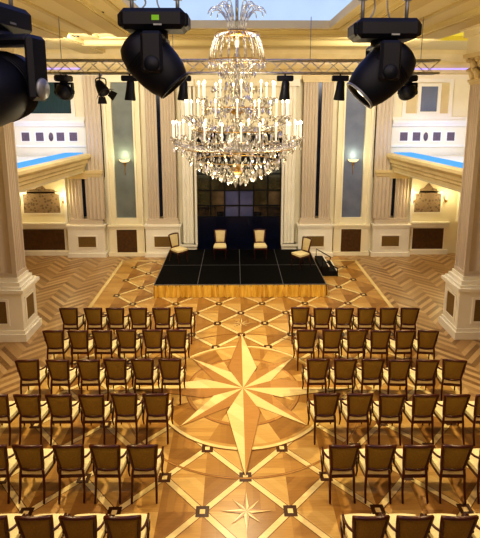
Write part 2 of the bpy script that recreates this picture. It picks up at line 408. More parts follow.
# niches
for s in (-1,1):
    c=s*4.5; mb=MB()
    # plinth
    pedestal(mb,c-.70,c+.70,1.22,YW,.2); frame_xz(mb,c-.4,c+.4,.14,1.1,YW-.2)
    # uprights with steps
    for q in (-1,1):
        for (a,b,d) in ((.40,.47,.16),(.47,.60,.10),(.60,.68,.2)):
            x0,x1=sorted((c+q*a,c+q*b)); mb.box(x0,x1,YW-d,YW,1.29,7.1)
    mb.box(c-.68,c+.68,YW-.18,YW,6.85,7.1); mb.box(c-.5,c+.5,YW-.14,YW,1.29,1.55)
    trim(mb,M['cream'])
    tag(MB().box(c-.4,c+.4,YW-.22,YW-.19,.14,1.1).build('wall_grille',M['bronze']),'brown rectangular grille low in the wall beneath the tall %s niche'%side[s],'grille','brown grilles below the niches')
    tag(MB().box(c-.4,c+.4,YW-.03,YW-.005,1.55,6.85).build('niche_panel',M['niche'] if s<0 else M['nicheb']),'tall narrow grey niche panel on the %s of the dark central doors'%side[s],'panel','tall niche panels')
    # sconce
    t=thing('wall_sconce','glowing half-bowl wall lamp on the tall %s grey niche panel'%side[s],'lamp',(c,YW-.03,3.85),0,'half-bowl wall lamps in the niches')
    M180=Matrix.Identity(4)
    MB().lathe([(.02,-.07),(.12,-.055),(.19,-.01),(.22,.05),(.20,.05),(.16,0),(.08,-.04)],16,M=M180,a0=PI,a1=2*PI).build('bowl',M['sconce'],t)
    MB().box(-.03,.03,-.03,0,-.2,-.05).tube([(0,-.02,-.2),(0,-.04,-.4),(0,-.02,-.55)],.012).build('bracket',M['gold'],t)
    l=bpy.data.lights.new('niche_lamp','POINT'); l.energy=10; l.color=(.95,1,.62); l.shadow_soft_size=.08
    o=bpy.data.objects.new('niche_lamp',l); col.objects.link(o); o.location=(c,YW-.28,4.08)

# alcoves under gallery
for s in (-1,1):
    mb=MB()
    x0,x1=sorted((s*6.85,s*(8.5 if s>0 else 8.9))); 
    mb.box(x0,x1,YW-.12,YW,0,.18); mb.box(x0,x1,YW-.12,YW,1.15,1.3); mb.box(x0,x1,YW-.18,YW,1.3,1.36); frame_xz(mb,x0+.2,x1-.2,.22,1.08,YW-.02,.06)
    d0,d1=sorted((s*(7.05 if s>0 else 7.15),s*(8.1 if s>0 else 8.6))); frame_xz(mb,d0,d1,1.75,2.55,YW,.06)
    mb.box(min(s*6.85,s*6.95),max(s*6.85,s*6.95),YW-.14,YW,1.36,3.4); mb.box(min(s*8.8,s*8.9),max(s*8.8,s*8.9),YW-.14,YW,1.36,3.4)
    mb.box(x0,x1,YW-.2,YW,3.2,3.4)
    trim(mb,M['white'])
    tag(MB().box(x0+.2,x1-.2,YW-.06,YW-.01,.22,1.08).build('wall_grille',M['bronze']),'wide dark brown grille low in the alcove under the %s gallery'%side[s],'grille')
    # notched damask
    a,b=d0,d1; poly=[(a,1.75),(b,1.75),(b,2.5),(b-.15,2.5),(b-.18,2.68),((a+b)/2+.2,2.72),((a+b)/2,2.95),((a+b)/2-.2,2.72),(a+.18,2.68),(a+.15,2.5),(a,2.5)]
    mm=Matrix(((1,0,0,0),(0,0,-1,YW-.01),(0,1,0,0),(0,0,0,1)))
    tag(MB().prism(poly,0,.02,M=mm).build('damask_panel',M['damask']),'patterned taupe damask wall panel in the alcove under the %s gallery'%side[s],'panel')
    for k,xx in enumerate((6.98,8.28) if s>0 else (6.98,8.74)):
        t=thing('candle_sconce','small lit candle sconce under the %s gallery, %s the damask panel'%(side[s],'on the stage side of' if k==0 else 'on the outer side of'),'lamp',(s*xx,YW-.02,2.3),0,'lit sconces under the galleries')
        MB().box(-.03,.03,-.14,-.12 if False else 0,-.12,-.04).tube([(0,-.02,-.1),(0,-.1,-.16),(0,-.12,-.04)],.012).build('bracket',M['gold'],t)
        MB().lathe([(.02,-.04),(.05,0),(.075,.1),(.05,.14),(0,.14)],10,M=Matrix.Translation((0,-.12,0))).build('lamp_shade',M['sconce'],t)
        l=bpy.data.lights.new('alcove_lamp','POINT'); l.energy=16; l.color=(1,.84,.48); l.shadow_soft_size=.08
        o=bpy.data.objects.new('alcove_lamp',l); col.objects.link(o); o.location=(s*xx,YW-.4,2.45)

# ------------------------------------------------------------------ galleries
G0,G1=6.0,6.6; GY0,GY1=YW-.28,13.25
for s in (-1,1):
    t=thing('gallery_balcony','cream moulded gallery balcony along the %s side with blue lit ledge'%side[s],'balcony',(s*7.5,16,0),0,'side gallery balconies')
    path=[(s*G0-s*7.5,GY0-16,-s,0),(s*G1-s*7.5,GY1-16,-s,0)]
    prof=[(0.0,3.5),(.0,3.55),(-.0,3.62),(.06,3.66),(.06,3.74),(.12,3.80),(.12,3.9),(.2,3.95),(.26,4.02),(.26,4.12),(.2,4.16),(-.05,4.16),(-.05,3.5)]
    MB().sweep(prof,path).build('cornice',M['cream_warm'],t)
    # soffit and slab
    sl=MB(); xo=s*9.15-s*7.5
    P=[(s*(G0+.05)-s*7.5,GY0-16),(xo,GY0-16),(xo,GY1-16),(s*(G1+.05)-s*7.5,GY1-16)]
    if s<0: P=P[::-1]
    sl.prism(P,3.42,4.05); sl.build('gallery_slab',M['cream'],t)
    P=[(s*(G0+.02)-s*7.5,GY0-16),(s*(G0+.7)-s*7.5,GY0-16),(s*(G1+.7)-s*7.5,GY1-16),(s*(G1+.02)-s*7.5,GY1-16)]
    MB().prism(P if s>0 else P[::-1],4.05,4.19).build('ledge_glow',M['washblue'],t)  # blue light falling on the ledge, put in as a glowing slab
    # upper wall decoration above gallery
    mb=MB(); xs=[6.45,6.95,7.32,7.75,8.3]
    for k,xx in enumerate(xs):
        if k==2: continue
        frame_xz(mb,s*xx-.15,s*xx+.15,4.62,4.95,YW,.04)
    x0,x1=sorted((s*5.95,s*9.2)); mb.box(x0,x1,YW-.12,YW,5.2,5.3); mb.box(x0,x1,YW-.2,YW,5.3,5.42); mb.box(x0,x1,YW-.1,YW,5.42,5.55); mb.box(x0,x1,YW-.06,YW,4.38,4.46)
    frame_xz(mb,min(s*6.45,s*8.1),max(s*6.45,s*8.1),5.68,6.85,YW,.14,.08)
    if s>0: frame_xz(mb,7.0,7.65,5.75,6.7,YW,.12,.1)
    trim(mb,M['white'])
    ft_=thing('gallery_frieze','row of small grey panels on the wall above the %s gallery'%side[s],'panel',(s*7.3,YW,4.78))
    for k,xx in enumerate(xs):
        if k==2: MB().lathe([(0,0),(.085,0),(.085,.02),(0,.02)],20,M=Matrix.Translation((s*(xx-7.3),-.002,0))@Matrix.Rotation(PI/2,4,'X')@Matrix.Diagonal((1,2.0,1,1))).build('oval_panel',M['panelgrey'],ft_)
        else: MB().box(s*(xx-7.3)-.15,s*(xx-7.3)+.15,-.022,-.002,-.16,.17).build('square_panel',M['panelgrey'],ft_)
    wn_=MB().box(min(s*6.45,s*8.1),max(s*6.45,s*8.1),YW-.03,YW-.005,5.68,6.85).build('window_%d'%(2 if s<0 else 3),M['teal'] if s<0 else M['cream_warm'],kind='structure')
    if s>0: MB().box(7.0,7.65,YW-.05,YW-.03,5.75,6.7).build('window_pane',M['nicheb'],wn_)
    # blue / violet washes
    def area(name,loc,rot,sx,sy,e,c):
        l=bpy.data.lights.new(name,'AREA'); l.shape='RECTANGLE'; l.size=sx; l.size_y=sy; l.energy=e; l.color=c
        o=bpy.data.objects.new(name,l); col.objects.link(o); o.location=loc; o.rotation_euler=rot; return o
    area('gallery_wash',(s*7.6,16.0,4.9),(R(20),0,0),2.4,3.5,45,(.12,.40,1))
    area('violet_wash',(s*7.6,17.0,5.0),(R(75),0,0),2.6,.3,11,(.42,.38,1))
    mb=MB().box(min(s*5.95,s*9.2),max(s*5.95,s*9.2),YW-.25,YW-.2,7.32,7.36)
    tag(mb.build('cove_light_strip',M['ledpurple']),'violet cove light strip at the wall top above the %s gallery'%side[s],'light')

# ------------------------------------------------------------------ large pillars
def corr(x0,x1,y0,y1,n,dep):
    pts=[]
    def side_(ax,ay,bx,by,nx,ny):
        k=n*6
        for i in range(k):
            u=i/k; d=dep*(abs(math.sin(PI*min(max((u-.08)/.84,0),1)*n))**.6) if .08<u<.92 else 0
            pts.append((ax+(bx-ax)*u-nx*d,ay+(by-ay)*u-ny*d))
    side_(x0,y0,x1,y0,0,-1); side_(x1,y0,x1,y1,1,0); side_(x1,y1,x0,y1,0,1); side_(x0,y1,x0,y0,-1,0)
    return pts
for s in (-1,1):
    cx,cy=s*6.6,11.75
    t=thing('fluted_pillar','massive fluted cream pillar on a panelled pedestal at the %s edge'%side[s],'pillar',(cx,cy,0),0,'massive fluted pillars')
    hw,hy=1.0,.42
    mb=MB(); B=lambda e,z0,z1: mb.box(-hw-e,hw+e,-hy-e,hy+e,z0,z1)
    B(.07,0,.2); B(.03,.2,.28); B(0,.28,1.25)
    for e,z0,z1 in ((.03,1.25,1.31),(.09,1.31,1.40),(.02,1.40,1.46),(-.04,1.46,1.56),(-.10,1.56,1.66)): B(e,z0,z1)
    frame_xz(mb,-.6,.6,.48,1.08,-hy,.06,.03)
    sx=-s*hw
    for (y0,y1,z0,z1) in ((-.28,-.22,.42,1.14),(.22,.28,.42,1.14),(-.22,.22,.42,.48),(-.22,.22,1.08,1.14)): mb.box(min(sx,sx-s*.03),max(sx,sx-s*.03),y0,y1,z0,z1)
    mb.build('pedestal',M['white'],t)
    MB().box(-.6,.6,-hy-.01,-hy+.02,.48,1.08).build('pedestal_panel',M['bronze2'],t)
    MB().box(min(sx+s*.02,sx-s*.01),max(sx+s*.02,sx-s*.01),-.22,.22,.48,1.08).build('pedestal_panel',M['bronze2'],t)
    mb=MB(); qx,qy=.86,.27; mb.prism(corr(-qx,qx,-qy,qy,5,.07),1.66,6.55)
    mb.box(-.87,.87,-qy-.01,qy+.01,1.66,1.76)
    mb.build('shaft',M['beige'],t)
    mb=MB()
    for e,z0,z1 in ((.02,6.5,6.56),(.05,6.56,6.62),(-.01,6.62,6.9),(.03,6.9,7.04),(.09,7.04,7.14),(.16,7.14,7.24)): mb.box(-qx-e,qx+e,-qy-e,qy+e,z0,z1)
    mb.build('capital',M['cream_warm'],t)
    mb=MB()
    for f,(ln,off) in enumerate(((1.4,qy),(.5,qx),(1.4,qy),(.5,qx))):
        RMf=Matrix.Rotation(f*PI/2,4,'Z')
        for row,(zb,hh,o2) in enumerate(((6.62,.24,.02),(6.80,.26,.04))):
            n=max(2,int(ln/.22))-row
            for k in range(n):
                u=-ln/2+ln*(k+.5)/n
                pts=[(u,-off-o2,zb),(u,-off-o2-.03,zb+hh*.6),(u,-off-o2-.10,zb+hh),(u,-off-o2-.15,zb+hh*.9),(u,-off-o2-.15,zb+hh*.75)]
                mb.tube(pts,[.07,.085,.06,.04,.015],6,M=RMf)
        for sg in (-1,1):
            pts=[(sg*(ln/2-.02)+sg*.07*math.cos(a_)*(1-a_/9),-off-.13,7.08+.07*math.sin(a_)*(1-a_/9)) for a_ in [i*.6 for i in range(12)]]
            mb.tube(pts,.022,6,M=RMf)
    mb.build('acanthus_leaves',M['cream_warm'],t)
    mb=MB()
    for e,z0,z1 in ((.1,7.24,7.65),(.18,7.65,7.8),(.26,7.8,8.0)): mb.box(-qx-e,qx+e,-qy-e,qy+e,z0,z1)
    mb.build('impost_block',M['cream'],t)

# ------------------------------------------------------------------ ceiling
ce=MB(); ZC=8.0; TX=2.3; TY=12.7
ce.box(-10,-TX,-2,YW+.3,ZC,ZC+.15); ce.box(TX,5.95,-2,YW+.3,ZC,ZC+.15); ce.box(-TX,TX,TY,YW+.3,ZC,ZC+.15)
ce.v=[];ce.f=[];ce.m=[];ce.sm=[]
def cb(x0,x1,y0,y1,z0=ZC,z1=ZC+.15,mi=0): ce.box(x0,x1,y0,y1,z0,z1,mi)
cb(-TX,TX,TY,YW+.3); 
for s in (-1,1):
    a,b=sorted((s*TX,s*5.95)); cb(a,b,-2,YW+.3)
    a,b=sorted((s*5.95,s*8.9)); cb(a,b,15.4,YW+.3); cb(a,b,-2,8.5)
    a,b=sorted((s*8.9,s*9.4)); cb(a,b,-2,YW+.3)
    # side tray recess walls
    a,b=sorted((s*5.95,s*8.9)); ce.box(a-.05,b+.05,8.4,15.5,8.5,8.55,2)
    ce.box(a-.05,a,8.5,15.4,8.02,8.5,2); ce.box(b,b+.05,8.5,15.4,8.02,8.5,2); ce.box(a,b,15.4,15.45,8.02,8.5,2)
# main recess
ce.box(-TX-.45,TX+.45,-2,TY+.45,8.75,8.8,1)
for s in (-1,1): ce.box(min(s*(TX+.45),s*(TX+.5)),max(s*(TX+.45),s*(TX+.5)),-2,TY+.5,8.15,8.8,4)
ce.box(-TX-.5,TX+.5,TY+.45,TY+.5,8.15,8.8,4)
# field bands and mouldings hanging a little below the ceiling
def ring(o,w_,z,mi):
    for s in (-1,1):
        a,b=sorted((s*(TX+o),s*(TX+o+w_))); ce.box(a,b,-2,TY+o+w_,z,ZC,mi)
    ce.box(-TX-o,TX+o,TY+o,TY+o+w_,z,ZC,mi)
ring(0,.12,ZC-.05,0); ring(.3,.08,ZC-.04,3); ring(.75,.5,ZC-.08,0); ring(.80,.4,ZC-.11,3); ring(1.9,.1,ZC-.05,3)
for s in (-1,1):
    a,b=sorted((s*4.9,s*5.8)); ce.box(a,b,-2,YW-.3,ZC-.12,ZC,0); ce.box(a+.1,b-.1,-2,YW-.3,ZC-.15,ZC-.12,3)
ce.box(-5,5,15.4,16.2,ZC-.12,ZC,0); ce.box(-5,5,15.5,16.1,ZC-.15,ZC-.12,3)
ce.build('ceiling',[M['ceil'],M['trayglow'],M['trayyellow'],M['ceil2'],M['trayside']],kind='structure')
# back cornice
mb=MB(); prof=[(0,7.15),(.06,7.2),(.1,7.3),(.22,7.38),(.3,7.5),(.3,7.6),(.42,7.7),(.55,7.85),(.6,8.0),(0,8.0)]
mb.sweep(prof,[(-9.2,YW,0,-1),(9.2,YW,0,-1)]); trim(mb,M['cream_warm'])
mb=MB().box(-5.2,5.2,YW-.36,YW-.31,7.62,7.66)
tag(mb.build('cove_light_strip',M['ledpurple']),'long pale violet light strip on the cornice over the central doors','light')
# downlights
for (px,py) in ((70,35),(90,46),(382,24),(76,36),(100,12)):
    p=atZ(px,py,ZC-.0)
    if p.y<1 or p.y>17: continue
    t=thing('ceiling_downlight',{70:'recessed ceiling spot, larger of the pair left of the tray',90:'small recessed ceiling spot nearest the left truss end',382:'recessed ceiling spot right of the big right moving head',76:'small dark-rimmed ceiling spot beside the larger left one',100:'recessed ceiling spot closest to the left moving head'}[px],'light',(p.x,p.y,ZC),0,'recessed ceiling spots')
    MB().lathe([(.05,-.012),(.085,-.018),(.09,0),(.05,0)],16).build('rim',M['blackm'],t)
    MB().lathe([(0,-.004),(.05,-.004)],16).build('lens',M['down'],t)

# ------------------------------------------------------------------ stage
sx0,sx1,sy0,sy1,sh=-2.72,2.72,14.1,17.75,.42
t=thing('stage_platform','low black stage of square deck panels with a gold pleated skirt','stage',(0,14.1,0))
for i in range(4):
    for j in range(2):
        a=sx0+(sx1-sx0)*i/4; b=sx0+(sx1-sx0)*(i+1)/4; c=(sy1-sy0)*j/2; d=(sy1-sy0)*(j+1)/2
        MB().rbox(a+.008,b-.008,c+.008,d-.008,sh-.1,sh,.006).build('deck_panel',M['deck'],t)
mb=MB()
for i in range(5):
    a=sx0+(sx1-sx0)*i/4; mb.box(a-.008,a+.008,0,sy1-sy0,sh-.08,sh+.002)
mb.box(sx0,sx1,-.012,.01,sh-.08,sh+.002); mb.box(sx0,sx1,1.82-.01,1.82+.01,sh-.08,sh+.001)
mb.build('edge_trim',M['grey'],t)
mb=MB(); n=300; vs=[];fs=[]
def skirt(ax,ay,bx,by,nx,ny,n):
    vs=[];fs=[]; rows=5
    for i in range(n+1):
        u=i/n; 
        for r in range(rows):
            z=sh-.02-(sh-.03)*r/(rows-1); d=.02+.075*(r/(rows-1))*(.5+.5*math.sin(u*n*.62+.9*math.sin(u*40)))+.012*math.sin(u*n*.9)
            vs.append((ax+(bx-ax)*u+nx*d,ay+(by-ay)*u+ny*d,z))
    for i in range(n):
        for r in range(rows-1): fs.append((i*rows+r,i*rows+r+1,(i+1)*rows+r+1,(i+1)*rows+r))
    mb.add(vs,fs,0,True)
skirt(sx0,0,sx1,0,0,-1,320); skirt(sx1,0,sx1,sy1-sy0,1,0,200); skirt(sx0,sy1-sy0,sx0,0,-1,0,200)
mb.build('pleated_skirt',M['skirt'],t)
MB().box(sx0+.05,sx1-.05,.05,sy1-sy0-.02,0,sh-.1).build('deck_support',M['blackm'],t)
# stage steps at right
p=atZ(318,262,0)
t=thing('stage_steps','black portable steps with white edges against right side of the stage','steps',(2.86,15.9,0),0)
mb=MB()
for k in range(2):
    mb.box(0+.3*k*0,.62-.3*k,0,1.2,.0 if k==0 else .18,.18+.18*k)
mb.build('step_treads',M['blackm'],t)
mb=MB(); mb.box(.585,.625,-.02,1.22,.17,.2); mb.box(.285,.325,-.02,1.22,.35,.38); mb.build('white_nosing',M['white'],t)
mb=MB()
for y in (-.04,1.24): mb.tube([(.6,y,.02),(.6,y,.3),(.06,y,.62),(.06,y,.1)],.022)
mb.build('side_rail',M['blackm'],t)

# ------------------------------------------------------------------ chairs
def curve(pts,n=6):
    out=[];P=[Vector(p) for p in pts]
    P=[2*P[0]-P[1]]+P+[2*P[-1]-P[-2]]
    for i in range(1,len(P)-2):
        for k in range(n):
            t=k/n; a,b,c,d=P[i-1],P[i],P[i+1],P[i+2]
            out.append(.5*((2*b)+(-a+c)*t+(2*a-5*b+4*c-d)*t*t+(-a+3*b-3*c+d)*t**3))
    out.append(P[-2]); return out
def make_chair(name,label,arms,outer,inner,group):
    t=thing(name,label,'chair',(0,0,0),0,group)
    def bp(u,v,off=0):   # u -1..1, v 0..1 bottom->top of back
        hw=.165+.048*v; y=-.245-.09*v+.03*(u*u); z=.515+.455*v+.012*(1-u*u)*v
        return Vector((u*hw,y+off,z))
    # frame loop
    loop=[]
    for i in range(7): loop.append(bp(-1+2*i/6,0))
    for i in range(1,6): loop.append(bp(1,i/5))
    for i in range(5,-1,-1): loop.append(bp(-1+2*i/6,1))
    for i in range(4,0,-1): loop.append(bp(-1,i/5))
    MB().tube(loop,.026,8,closed=True).build('back_frame',M['frame'],t)
    # padded back
    def pad(side_,th):
        vs=[];fs=[];n=8
        for i in range(n+1):
            for j in range(n+1):
                u=-.93+1.86*i/n; v=.04+.92*j/n; e=(1-(2*i/n-1)**4)*(1-(2*j/n-1)**4)
                vs.append(bp(u,v,side_*(.004+th*e)))
        for i in range(n):
            for j in range(n):
                q=(i*(n+1)+j,(i+1)*(n+1)+j,(i+1)*(n+1)+j+1,i*(n+1)+j+1); fs.append(q if side_<0 else q[::-1])
        return vs,fs
    mb=MB(); v,f=pad(-1,.018); mb.add(v,f,0,True); v,f=pad(1,.04); mb.add(v,f,1,True)
    mb.build('backrest',[outer,inner],t)
    # seat cushion
    def sp(u,v): # v 0 rear..1 front
        hw=.195+.04*v+.01*math.sin(v*PI); return (u*hw,-.235+.47*v-.02*(u*u)*v)
    vs=[];fs=[];n=8
    for j in range(n+1):
        for i in range(n+1):
            u=-1+2*i/n; v=j/n; x,y=sp(u,v); e=(1-abs(u)**4)*(1-abs(2*v-1)**4)
            vs.append((x,y,.49+.03*e))
    for j in range(n):
        for i in range(n): a=j*(n+1)+i; fs.append((a,a+1,a+n+2,a+n+1))
    mb=MB(); mb.add(vs,fs,0,True)
    ring_=[sp(-1+2*i/8,0) for i in range(9)]+[sp(1,i/8) for i in range(1,9)]+[sp(1-2*i/8,1) for i in range(1,9)]+[sp(-1,1-i/8) for i in range(1,8)]
    k=len(ring_); vs=[(x,y,.49) for x,y in ring_]+[(x*1.01,y*1.01,.455) for x,y in ring_]+[(x,y,.42) for x,y in ring_]
    mb.add(vs,[(r*k+(i+1)%k,r*k+i,(r+1)*k+i,(r+1)*k+(i+1)%k) for r in range(2) for i in range(k)],0,True)
    mb.build('seat',inner if inner is M['seat'] else M['seat'],t)
    mb=MB(); vs=[(x*1.015,y*1.015,.425) for x,y in ring_]+[(x*1.0,y*1.0,.365) for x,y in ring_]+[(x*.85,y*.85,.365) for x,y in ring_]
    mb.add(vs,[(r*k+(i+1)%k,r*k+i,(r+1)*k+i,(r+1)*k+(i+1)%k) for r in range(2) for i in range(k)]+[tuple(range(k))],0)
    mb.build('seat_rail',M['frame'],t)
    for s in (-1,1):
        # rear leg continues up to the back
        MB().tube(curve([(s*.19,-.33,0),(s*.185,-.27,.2),(s*.18,-.25,.4),(s*.168,-.235,.53)]),[.015]+[.018]*6+[.02]*12,8).build('leg',M['frame'],t)
        MB().tube(curve([(s*.215,.215,0),(s*.205,.19,.12),(s*.215,.195,.26),(s*.222,.2,.39)]),[.013]+[.014]*5+[.018]*6+[.024]*7,8).build('leg',M['frame'],t)
        if arms:
            MB().tube(curve([(s*.195,-.285,.74),(s*.235,-.18,.70),(s*.255,-.04,.67),(s*.252,.05,.655),(s*.245,.065,.61),(s*.235,.03,.52),(s*.23,.02,.40)]),.017,8).build('armrest',M['frame'],t)
    return t
ORD=['on the aisle','second from the aisle','third from the aisle','fourth from the aisle','fifth from the aisle','outermost','seventh from the aisle']
ROWN=['row nearest the stage','second row from the stage','third row from the stage','fourth row from the stage','fifth row from the stage','row nearest the viewer']
rows=[(307.7,[68,92.5,115,137.5,161.5,183.5],[300.8,323,345.8,366.7,390.4,411.2]),
(330.4,[52,77.5,102.5,125,153,175.4],[307,334,358,381,406,430]),
(360,[25,57,88.7,115.4,141.7,168.7],[318.3,346.7,373.3,400.8,428.8,458]),
(395,[-6,25.8,57.5,90.8,125,154],[326.7,360.4,393.3,427,458,489]),
(446,[-10,27,66.7,105,141],[344.6,382,419.6,459,497]),
(518,[-11,33,76,119.6],[373,415.5,461,504])]
first=[]
chair=make_chair('dining_armchair','x',True,M['olive'],M['seat'],'armchairs set out in rows')
used=False
for ri,(py,Ls,Rs) in enumerate(rows):
    for s,xs in ((-1,sorted(Ls,reverse=True)),(1,sorted(Rs))):
        P_=[atZ(px,py+1.3,.98) for px in xs]
        for _ in range(8):
            for a_ in range(len(P_)-1):
                gp=.55-abs(P_[a_+1].x-P_[a_].x)
                if gp>0: sg=1 if P_[a_+1].x>P_[a_].x else -1; P_[a_+1].x+=sg*gp/2; P_[a_].x-=sg*gp/2
        for k,px in enumerate(xs):
            p=P_[k]; 
            wd=ORD[k] if not (k==5) else 'sixth from the aisle'
            lab='brown-backed mahogany armchair, %s, %s, %s block'%(wd,ROWN[ri],side[s])
            rz=random.uniform(-.035,.035)+ (.0)
            if ri==2 and px==458: rz=-.16
            if ri==1 and px==430: rz=-.12
            if ri==0 and px==411.2: rz=-.10
            if px in (25,): rz=.08
            loc=(p.x,p.y+.335,0.02 if False else 0.0)
            zf=.026 if ((loc[0])**2+(loc[1]-CY)**2<(CR+.4)**2) else .008
            loc=(loc[0],loc[1],zf)
            if not used: chair.location=loc; chair.rotation_euler=(0,0,rz); chair['label']=lab; used=True
            else: dup(chair,loc,rz,lab)
# stage chairs (no arms), facing the hall
sc=make_chair('stage_chair','pale side chair on the stage, left of the two facing the hall',False,M['stagecream'],M['stagecream'],'pale chairs on the stage')
sc.location=(-.72,16.75,sh+.002); sc.rotation_euler=(0,0,PI)
dup(sc,(.76,16.75,sh+.004),PI+.03,'pale side chair on the stage, right of the two facing the hall')
dup(sc,(-2.18,16.3,sh+.004),-PI/2-.75,'pale chair at the left end of the stage, turned inward')
dup(sc,(2.12,15.75,sh+.004),PI/2+.6,'pale chair at the right end of the stage, turned inward beside the steps')

# ------------------------------------------------------------------ trusses
def truss(name,label,x0,x1,nodes,r,bays,mats,twochord):
    t=thing(name,label,'truss',((x0+x1)/2,nodes[0][0],nodes[0][1])); cx=(x0+x1)/2; y0,z0=nodes[0]
    for (y,z) in nodes: MB().tube([(x0-cx,y-y0,z-z0),(x1-cx,y-y0,z-z0)],r,10).build('chord',mats,t)
    mb=MB(); n=len(nodes); L=x1-x0
    for b in range(bays):
        a=x0+L*b/bays-cx; c=x0+L*(b+1)/bays-cx; m=(a+c)/2
        for i in range(n):
            p,q=nodes[i],nodes[(i+1)%n]
            mb.tube([(a,p[0]-y0,p[1]-z0),(m,q[0]-y0,q[1]-z0)],r*.45,6); mb.tube([(m,q[0]-y0,q[1]-z0),(c,p[0]-y0,p[1]-z0)],r*.45,6)
    mb.build('lacing',mats,t)
    return t
ft=truss('lighting_truss','silver box truss hung across the hall behind the chandelier',-4.6,4.6,[(11.2,6.73),(11.5,6.73),(11.5,7.02),(11.2,7.02)],.026,14,M['alum'],True)
for x in (-4.2,-1.6,1.6,4.2): MB().tube([(x,.15,.27),(x,.15,ZC-6.73)],.008,6).build('hanging_cable',M['grey'],ft)
nt=truss('lighting_truss','dark lighting truss above the two big moving heads at the top edge',-4,4,[(3.1,6.70),(3.35,6.98),(2.85,6.98)],.022,14,M['blackm'],False)
for x in (-3.5,-1.2,1.2,3.5): MB().tube([(x,0,.28),(x,0,ZC-6.7)],.008,6).build('hanging_cable',M['grey'],nt)

# moving heads. local: hook tube at z=0 top of clamp, base below
def moving_head(name,label,loc,rz,tilt,sc_=1,clamp=.07,disp=False,group=None,bd=.15,ya_=.165,drop=.22,knob=False,hl=.95,hoff=0):
    t=thing(name,label,'stage light',loc,rz,group)
    zb=-clamp; w_=.225*sc_; d_=bd*sc_; hb=.14*sc_
    M0=Matrix.Identity(4)
    mb=MB(); mb.rbox(-w_,w_,-d_,d_,zb-hb,zb,.03*sc_)
    mb.rbox(-w_-.02*sc_,-w_+.03*sc_,-d_*.7,d_*.7,zb-hb*.85,zb-hb*.2,.012*sc_); mb.rbox(w_-.03*sc_,w_+.02*sc_,-d_*.7,d_*.7,zb-hb*.85,zb-hb*.2,.012*sc_)
    mb.lathe([(0,0),(.09*sc_,0),(.09*sc_,-.05*sc_),(0,-.05*sc_)],20,M=Matrix.Translation((0,0,zb-hb)))
    b=mb.build('base',M['black'],t)
    if disp:
        MB().box(.0,.045,-d_-.003,-d_+.005,zb-.075,zb-.045).build('display',M['gsign'],b)
    MB().box(.01,.06,-d_-.003,-d_+.005,zb-.105,zb-.095).build('legend_strip',M['grey'],b)
    for s in (-1,1):
        mb=MB(); mb.tube([(s*w_*.72,0,zb),(s*w_*.72,0,zb+clamp)],.012,8); mb.rbox(s*w_*.72-.03,s*w_*.72+.03,-.02,.02,zb+clamp-.035,zb+clamp+.02,.006)
        mb.tube([(s*w_*.72,.02*math.cos(a_)+.0,zb+clamp+.01+.03*math.sin(a_)) for a_ in [i*PI/5 for i in range(11)]],.006,6)
        mb.build('clamp',M['grey'],t)
    # safety cable
    MB().tube(curve([(-w_*.5,0,zb),(-w_*.3,.02,zb+clamp*.5),(-w_*.35,0,zb+clamp),(0,0,zb+clamp+.02),(w_*.1,0,zb+clamp*.4),(w_*.2,0,zb)]),.005,6).build('safety_cable',M['grey'],t)
    # yoke : U shape, arms at +-y
    ya=ya_*sc_; zt=zb-hb-.02*sc_; zp=zt-drop*sc_
    mb=MB(); mb.rbox(-.075*sc_,.075*sc_,-ya-.03*sc_,ya+.03*sc_,zt-.05*sc_,zt+.0,.02*sc_)
    for s in (-1,1):
        y0,y1=sorted((s*ya-s*.0,s*(ya+.045*sc_))); mb.rbox(-.075*sc_,.075*sc_,y0,y1,zp-.06*sc_,zt,.02*sc_)
    mb.build('yoke',M['black'],t)
    for s in (-1,1): MB().lathe([(0,0),(.055*sc_,0),(.05*sc_,.012*sc_),(0,.016*sc_)],18,M=Matrix.Translation((0,s*(ya+.045*sc_),zp))@Matrix.Rotation(-s*PI/2,4,'X')@Matrix.Diagonal((1,1,-1 if 0 else 1,1))).build('tilt_knob',M['grey'] if knob else M['black'],t)
    # head along local axis rotated
    HM=Matrix.Translation((0,0,zp))@Matrix.Rotation(tilt,4,'Y')@Matrix.Translation((0,0,hoff*sc_))@Matrix.Diagonal((1,1,hl,1))
    q=sc_
    prof=[(0,.27),(.07,.262),(.12,.235),(.152,.18),(.17,.10),(.175,.0),(.172,-.10),(.158,-.19),(.135,-.255),(.125,-.27),(.118,-.275),(.112,-.255),(.0,-.25)]
    mb=MB(); mb.lathe([(r*q,z*q) for r,z in prof],28,M=HM@Matrix.Diagonal((1,.95,1,1)))
    for k in range(5): mb.lathe([(.172*q,(.0+.02*k)*q),(.179*q,(.005+.02*k)*q),(.172*q,(.01+.02*k)*q)],28,M=HM)
    hd=mb.build('head',M['black'],t)
    MB().lathe([(0,-.252*q),(.08*q,-.262*q),(.112*q,-.256*q)],24,M=HM).build('lens',M['glassdk'],hd)
    MB().lathe([(.125*q,-.262*q),(.134*q,-.27*q),(.132*q,-.285*q),(.12*q,-.285*q),(.115*q,-.27*q)],28,M=HM).build('lens_rim',M['grey'] if not disp else M['black'],hd)
    return t
p=atY(155,17,3.1); zt=6.70-.022
moving_head('moving_head_light','big dark moving head spotlight left of the chandelier, head tilted down right',(p.x,3.1,zt),0,R(-42),.88,.10,True,'big moving head spotlights on the near truss',hl=.85,hoff=.045)
p=atY(384,26,3.1)
moving_head('moving_head_light','big dark moving head spotlight right of the chandelier, head tilted down left',(p.x,3.1,zt),0,R(45),.86,.155,False,'big moving head spotlights on the near truss',hl=.88,hoff=.02)
p=atY(10,22,2.55)
moving_head('moving_head_light','large dark moving head spotlight cut off by the left edge',(p.x-.115,2.6,6.64),R(80),R(75),1.05,.115,False,'big moving head spotlights on the near truss',bd=.09,ya_=.2,drop=.26,knob=True)
